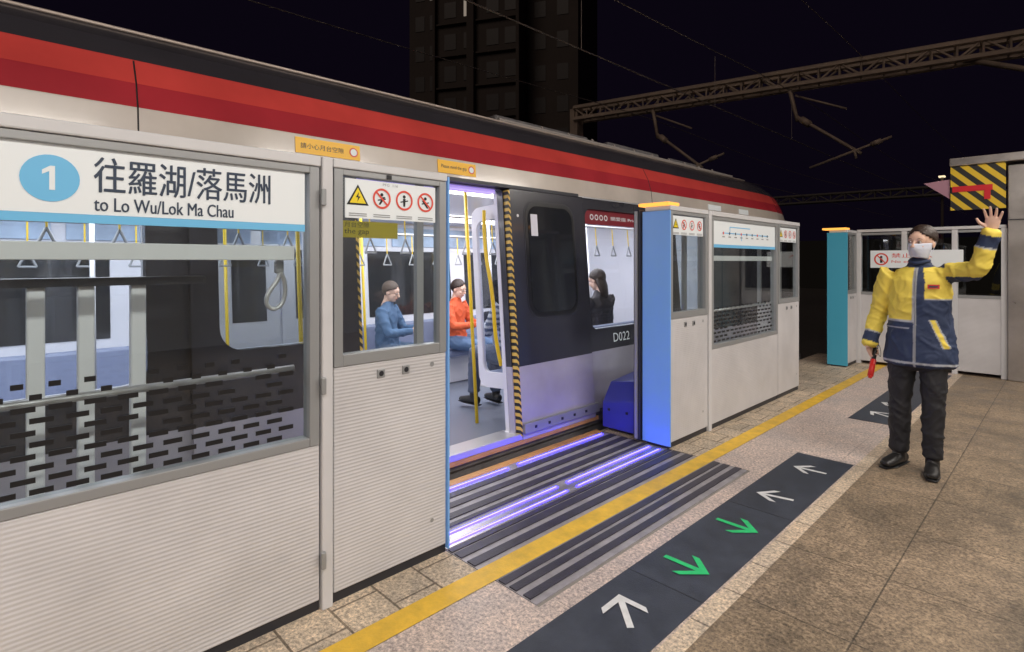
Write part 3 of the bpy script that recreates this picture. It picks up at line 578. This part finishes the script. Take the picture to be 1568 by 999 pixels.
def head(parent,c,yaw=0,pitch=0,roll=0,mask=False,style='bun',sc=1,hair=HAIR):
    g=parent; Mx=Matrix.Translation(c)@Matrix.Rotation(R(yaw),4,'Z')@Matrix.Rotation(R(pitch),4,'X')@Matrix.Rotation(R(roll),4,'Y')@Matrix.Scale(sc,4)
    def fin(o): o.data.transform(Mx); return o
    bm=bmesh.new()
    ell(bm,(0,.012,.028),(.073,.091,.088)); ell(bm,(0,-.015,-.035),(.058,.068,.075)); ell(bm,(0,-.038,-.078),(.034,.036,.028))
    ell(bm,(0,-.060,.020),(.052,.026,.046)); 
    tube(bm,[(0,-.080,.015),(0,-.093,-.008),(0,-.104,-.030),(0,-.094,-.038)],[(.006,.006),(.009,.009),(.015,.010),(.012,.006)],(1,0,0),12)
    for sx in (1,-1): ell(bm,(sx*.034,-.058,-.026),(.017,.017,.018)); ell(bm,(sx*.072,.012,-.008),(.009,.018,.028))
    tube(bm,[(0,.02,-.04),(0,.022,-.10),(0,.03,-.17)],[(.046,.050),(.043,.046),(.052,.052)],(1,0,0))
    fin(remesh(bm,'head',.0042,3,SK,g))
    for sx in (1,-1):
        bm=bmesh.new(); ell(bm,(sx*.031,-.0835,.004),(.0115,.006,.0050),14); fin(obj_from_bm(bm,'eye',EYEW,g,True))
        bm=bmesh.new(); ell(bm,(sx*.031,-.0885,.004),(.0050,.002,.0045),12); fin(obj_from_bm(bm,'iris',EYED,g,True))
        bm=bmesh.new(); tube(bm,[(sx*.018,-.086,.010),(sx*.031,-.0895,.0112),(sx*.044,-.083,.008)],[(.0011,.0011)]*3,(0,0,1),6); fin(obj_from_bm(bm,'eyelid',EYED,g,True))
        bm=bmesh.new(); tube(bm,[(sx*.016,-.087,.024),(sx*.030,-.088,.028),(sx*.047,-.079,.024)],[(.0018,.0014),(.0020,.0015),(.0012,.001)],(0,0,1),8); fin(obj_from_bm(bm,'eyebrow',BROW,g,True))
    if not mask:
        bm=bmesh.new(); ell(bm,(0,-.083,-.058),(.022,.008,.006),14); fin(obj_from_bm(bm,'mouth',LIP,g,True))
    else:
        bm=bmesh.new(); rows=[]
        for j in range(10):
            z=-.008-j*.0102; row=[]
            for i in range(17):
                a=R(-82+i*164/16); rx=.073-.0022*max(0,j-3)*1.5; ry=.092+.022*math.exp(-((j-2.2)/3.2)**2)*math.exp(-(a/.5)**2)-.004*max(0,j-5)
                row.append(bm.verts.new((math.sin(a)*rx,-math.cos(a)*ry+ .004+(.0012*(j%3)),z+abs(math.sin(a))**2*.008*(j-4)/4*-1)))
            rows.append(row)
        for A,B in zip(rows,rows[1:]):
            for k in range(16): bm.faces.new([A[k],A[k+1],B[k+1],B[k]])
        o=obj_from_bm(bm,'face_mask',MASK,g,True); sd=o.modifiers.new('s','SOLIDIFY'); sd.thickness=.002; fin(o)
        for sx in (1,-1): fin(curve('ear_loop',[(sx*.068,-.016,-.02),(sx*.076,0,.0),(sx*.082,.018,.014),(sx*.080,.026,-.01),(sx*.068,-.012,-.082)],.0013,MASK,g))
    bm=bmesh.new(); ell(bm,(0,.020,.034),(.0835,.0995,.0935),44)
    bm.verts.ensure_lookup_table()
    dele=[v for v in bm.verts if (v.co.y<-.02 and v.co.z<.070-abs(v.co.x)*.55+(-.02-v.co.y)*.12) or (v.co.y<-.005 and v.co.z<.015) or (v.co.z<-.012 and v.co.y<.026) or v.co.z<-.062]
    bmesh.ops.delete(bm,geom=dele,context='VERTS'); 
    for v in bm.verts: v.co+=v.normal*noise.noise(Vector((v.co.x*60,v.co.y*12,v.co.z*20)))*.003
    o=obj_from_bm(bm,'hair',hair,g,True); sd=o.modifiers.new('s','SOLIDIFY'); sd.thickness=.014; sd.offset=-1; fin(o)
    if style=='bun':
        bm=bmesh.new(); ell(bm,(0,.125,.045),(.040,.032,.038)); fin(obj_from_bm(bm,'hair_bun',hair,g,True))
    if style=='long':
        bm=bmesh.new(); tube(bm,[(0,.045,.03),(0,.065,-.08),(0,.07,-.2)],[(.075,.05),(.075,.04),(.055,.025)],(1,0,0)); fin(obj_from_bm(bm,'long_hair',hair,g,True))
def segd(p,a,b):
    a=Vector(a);b=Vector(b); t=max(0,min(1,(p-a).dot(b-a)/(b-a).length_squared)); return (p-a-(b-a)*t).length,t
def body(parent,J,colf,tr,arm=(.062,.050,.040),leg=(.092,.068,.058),vs=.0085,shoe=True):
    bm=bmesh.new(); sx=(J['shR']-J['shL']).normalized()
    tube(bm,[t[0] for t in tr],[t[1] for t in tr],sx,24)
    for k in 'LR':
        sh,el,wr=J['sh'+k],J['el'+k],J['wr'+k]
        inn=sh+(J['chest']-sh)*.35
        e1=lerp(sh,el,.86); e2=lerp(el,wr,.16); em=(e1+e2)/2*.5+el*.5
        tube(bm,[inn,sh,lerp(sh,el,.4),e1,em,e2,lerp(el,wr,.6),wr],[(arm[0]*.9,)*2,(arm[0]*1.05,)*2,(arm[0],)*2,(arm[1]*1.03,)*2,(arm[1]*1.02,)*2,(arm[1]*1.0,)*2,(arm[2]*1.08,)*2,(arm[2],)*2],(0,1,.35) if abs((el-sh).normalized().z)<.7 else (1,0,0))
        hp,kn,an=J['hip'+k],J['kn'+k],J['an'+k]
        tube(bm,[hp,lerp(hp,kn,.4),lerp(hp,kn,.85),kn,lerp(kn,an,.3),lerp(kn,an,.8),an+(an-kn).normalized()*-.01],[(leg[0],leg[0]),(leg[0]*.93,leg[0]*.95),(leg[1]*1.08,)*2,(leg[1],)*2,(leg[1]*1.0,)*2,(leg[2],)*2,(leg[2]*1.04,)*2],(1,0,0))
    o=remesh(bm,'body',vs,4,CL,parent,colf,.009)
    for k in 'LR':
        an,to=J['an'+k],J['toe'+k]; fw=Vector((to.x-an.x,to.y-an.y,0)).normalized(); zf=J.get('floor',0)
        base=Vector((an.x,an.y,zf)); bm=bmesh.new()
        tube(bm,[base-fw*.06+Vector((0,0,.045)),base+Vector((0,0,.05)),base+fw*.07+Vector((0,0,.042)),base+fw*.14+Vector((0,0,.034)),base+fw*.185+Vector((0,0,.030))],[(.036,.040),(.040,.046),(.044,.036),(.046,.028),(.034,.022)],fw.cross(Vector((0,0,1))),16)
        tube(bm,[base+Vector((0,0,.04)),base+Vector((0,0,.13))],[(.042,.048),(.040,.044)],(1,0,0))
        for v in bm.verts: v.co.z=max(v.co.z,zf+.012)
        remesh(bm,'shoe',.006,2,J['shoem'],parent)
        bm=bmesh.new(); tube(bm,[base-fw*.085+Vector((0,0,.007)),base+Vector((0,0,.007)),base+fw*.1+Vector((0,0,.007)),base+fw*.2+Vector((0,0,.007))],[(.03,.0065),(.041,.0065),(.048,.0065),(.03,.0065)],fw.cross(Vector((0,0,1))),16)
        obj_from_bm(bm,'sole',J.get('solem',M['black']),parent)
    return o
V=Vector
SHOE=mat('black_shoe',(.018,.017,.017),.4)
P=group('platform_staff',(-.768,4.74,.004),(0,0,R(-3)))
J=dict(shL=V((-.178,.0,1.365)),elL=V((-.258,.04,1.07)),wrL=V((-.300,-.03,.835)),shR=V((.172,.0,1.370)),elR=V((.335,-.12,1.385)),wrR=V((.405,-.15,1.635)),
 chest=V((0,0,1.30)),hipL=V((-.092,.0,.86)),hipR=V((.082,.0,.86)),knL=V((-.112,-.01,.47)),knR=V((.085,-.03,.47)),anL=V((-.122,.01,.10)),anR=V((.080,-.03,.10)),toeL=V((-.165,-.17,.05)),toeR=V((.115,-.22,.05)),shoem=SHOE)
NV=(.024,.040,.095); YL=(.84,.66,.10); GY=(.42,.44,.48); TR=(.016,.016,.020)
def staffcol(p):
    cand=[('t',segd(p,(0,0,.80),(0,0,1.36))[0]-.15)]
    for k in 'LR':
        d1,t1=segd(p,J['sh'+k],J['el'+k]); d2,t2=segd(p,J['el'+k],J['wr'+k])
        cand+= [('a'+k,d1-.05,t1),('f'+k,d2-.045,t2)]
    if p.z<.722: return TR if p.x>-.24 else NV
    b=min(cand,key=lambda c:c[1])
    if b[0][0]=='f':
        t=b[2]
        if t>.90: return YL
        if t>.62: return NV
        if t>.58: return GY
        return YL
    if b[0][0]=='a':
        if b[0]=='aR' and p.z<J['elR'].z-.040: return NV
        if b[0]=='aL' and p.y>.045: return NV
        return YL
    x,z=p.x,p.z
    if z>1.405: return NV
    if p.y>.0: return YL if z>1.2 else NV
    if z<.755 and z>.742: return GY
    if x<-.005:
        if z>1.04: return YL if x<-.018 else GY
        if z>1.025: return GY
        if z<.99 and z>.982 and x<-.03: return GY
        return NV
    if x<.008: return GY
    if x>.055+max(0,(z-1.30))*-.2 and z>1.195 : return YL
    if z>1.183 and x>.055: return GY
    u=(z-1.05)/(.86-1.05)
    if 0<u<1:
        xc=.095+.075*u
        if abs(x-xc)<.013: return YL
        if abs(x-xc)<.020: return GY
    return NV
tr=[(V((.004,.0,.738)),(.216,.140)),(V((.004,0,.80)),(.215,.142)),(V((.004,0,.95)),(.196,.132)),(V((0,0,1.08)),(.180,.124)),(V((0,0,1.20)),(.186,.125)),(V((0,0,1.31)),(.180,.110)),(V((0,.005,1.37)),(.145,.082)),(V((0,.012,1.415)),(.076,.061)),(V((0,.008,1.465)),(.056,.054))]
body(P,J,staffcol,tr,arm=(.066,.057,.050),leg=(.088,.067,.058),vs=.0075)
head(P,(.012,-.01,1.575),yaw=-14,pitch=0,roll=3,mask=True,style='bun',sc=1.0)
hand(P,J['wrR'],(.10,-.10,1),(-1,.05,.1),(0,-1,0),(8,10,8),spread=11,thumb=1.0,name='raised_hand')
hd=V((-.05,.80,-.55)).normalized(); hs=V((0,-.50,-.85))
hand(P,J['wrL']+V((-.002,.0,-.012)),hd,hs,(1,0,0),(62,68,50),spread=0,thumb=.45,name='lowered_hand')
sax=(hs-hd*hs.dot(hd)).normalized(); cb=J['wrL']+hd*.075+V((.027,0,-.012))
struts('baton_grip',[(cb-sax*.07,cb+sax*.07,.0145)],.015,M['black'],P,14); struts('baton_light',[(cb+sax*.07,cb+sax*.20,.019),(cb+sax*.20,cb+sax*.215,.012)],.019,mat('baton_red',(.5,.02,.02),.3,emis=(1,.05,.02),es=.08),P,16)
curve('lanyard',[cb-sax*.07,cb-sax*.09+V((.02,0,-.03)),cb-sax*.06+V((.03,0,-.10)),cb-sax*.05+V((.01,0,-.06)),cb-sax*.07],.002,M['black'],P)
poly('name_badge',[(.072,-.126,1.262),(.135,-.110,1.262),(.135,-.108,1.290),(.072,-.124,1.290)],M['red'],P); poly('badge_strip',[(.080,-.1255,1.271),(.127,-.1140,1.271),(.127,-.1135,1.281),(.080,-.1248,1.281)],M['navytxt'],P)
curve('collar',[(-.058,.02,1.450),(-.046,-.043,1.445),(0,-.064,1.430),(.046,-.043,1.445),(.058,.02,1.450),(.0,.066,1.465)],.013,mat('collar_navy',NV,.8),P,cyc=True)
curve('zip',[(0.004,-.143,.76),(.004,-.137,.95),(.004,-.129,1.10),(.004,-.129,1.22),(.003,-.112,1.33),(.002,-.082,1.40)],.0035,M['grey'],P)

def seated(name,lx,y,rot,top,bot,hairstyle,shoe=SHOE,sole=M['black'],phone=True,pitch=14,hair=HAIR,yaw=0,sc=1):
    wp=Matrix.Translation((-3.06,0,0))@Matrix.Rotation(R(-4.5),4,'Y')@V((lx,y,.1))
    g=group(name,wp,(0,0,R(rot))); g.scale=(sc,)*3
    J=dict(chest=V((0,.03,.92)),shL=V((-.175,.03,.99)),shR=V((.175,.03,.99)),elL=V((-.225,-.08,.74)),elR=V((.225,-.08,.74)),
      wrL=V((-.06,-.29,.76)),wrR=V((.07,-.29,.78)),hipL=V((-.09,0,.53)),hipR=V((.09,0,.53)),knL=V((-.11,-.40,.52)),knR=V((.11,-.42,.52)),anL=V((-.11,-.38,.12)),anR=V((.12,-.44,.12)),toeL=V((-.13,-.55,.05)),toeR=V((.14,-.6,.05)),shoem=shoe,solem=sole)
    def cf(p):
        dl=min(min(segd(p,J['hip'+k],J['kn'+k])[0],segd(p,J['kn'+k],J['an'+k])[0])-.07 for k in 'LR')
        da=min(min(segd(p,J['sh'+k],J['el'+k])[0],segd(p,J['el'+k],J['wr'+k])[0])-.05 for k in 'LR')
        dt=segd(p,(0,0.02,.62),(0,.03,1.0))[0]-.12
        return bot if dl<min(da,dt) else (top(p) if callable(top) else top)
    tr=[(V((0,.01,.50)),(.165,.125)),(V((0,.03,.62)),(.160,.125)),(V((0,.04,.78)),(.160,.115)),(V((0,.035,.92)),(.175,.11)),(V((0,.03,1.0)),(.145,.08)),(V((0,.02,1.045)),(.07,.06)),(V((0,.015,1.08)),(.052,.052))]
    body(g,J,cf,tr,vs=.011)
    head(g,(0,-.02,1.19),yaw=yaw,pitch=pitch,style=hairstyle,hair=hair)
    hand(g,J['wrL'],(.55,-.75,.2),(.2,-.1,1),(1,.5,0),(45,45,30),name='hand',thumb=.6); hand(g,J['wrR'],(-.55,-.75,.2),(-.2,-.1,1),(-1,.5,0),(45,45,30),name='hand.other',thumb=.6)
    if phone: box('phone',-.035,.04,-.375,-.366,.78,.91,M['black'],g,.004)
    return g
seated('passenger',-2.40,3.42,125,(.07,.14,.26),(.10,.16,.26),'short',hair=mat('short_hair',(.10,.07,.055),.6))
seated('passenger',-2.42,4.42,110,(.62,.10,.03),(.10,.17,.30),'short',shoe=mat('white_trainer',(.6,.6,.62),.5),sole=M['sign'])
seated('passenger',-.62,3.62,-95,lambda p:((.45,.47,.52) if (p.z*38)%2<1 else (.06,.08,.14)),(.08,.1,.16),'long')
seated('passenger',-.62,4.95,-90,(.04,.035,.04),(.03,.03,.04),'long')
seated('passenger',-2.42,6.0,88,(.05,.05,.06),(.03,.03,.04),'long',yaw=-15)
seated('passenger',-2.42,-.6,90,(.25,.25,.28),(.03,.03,.04),'short')

# ---------------------------------------------------------------- camera
cam=bpy.data.cameras.new('camera'); co=link(bpy.data.objects.new('camera',cam)); S.camera=co
cam.sensor_width=36; cam.lens=19.5; cam.clip_end=1500; cam.clip_start=.05
co.location=(0,0,1.45); co.rotation_euler=(R(90),0,R(45.5))
cam.shift_y=-(499-400)/1568
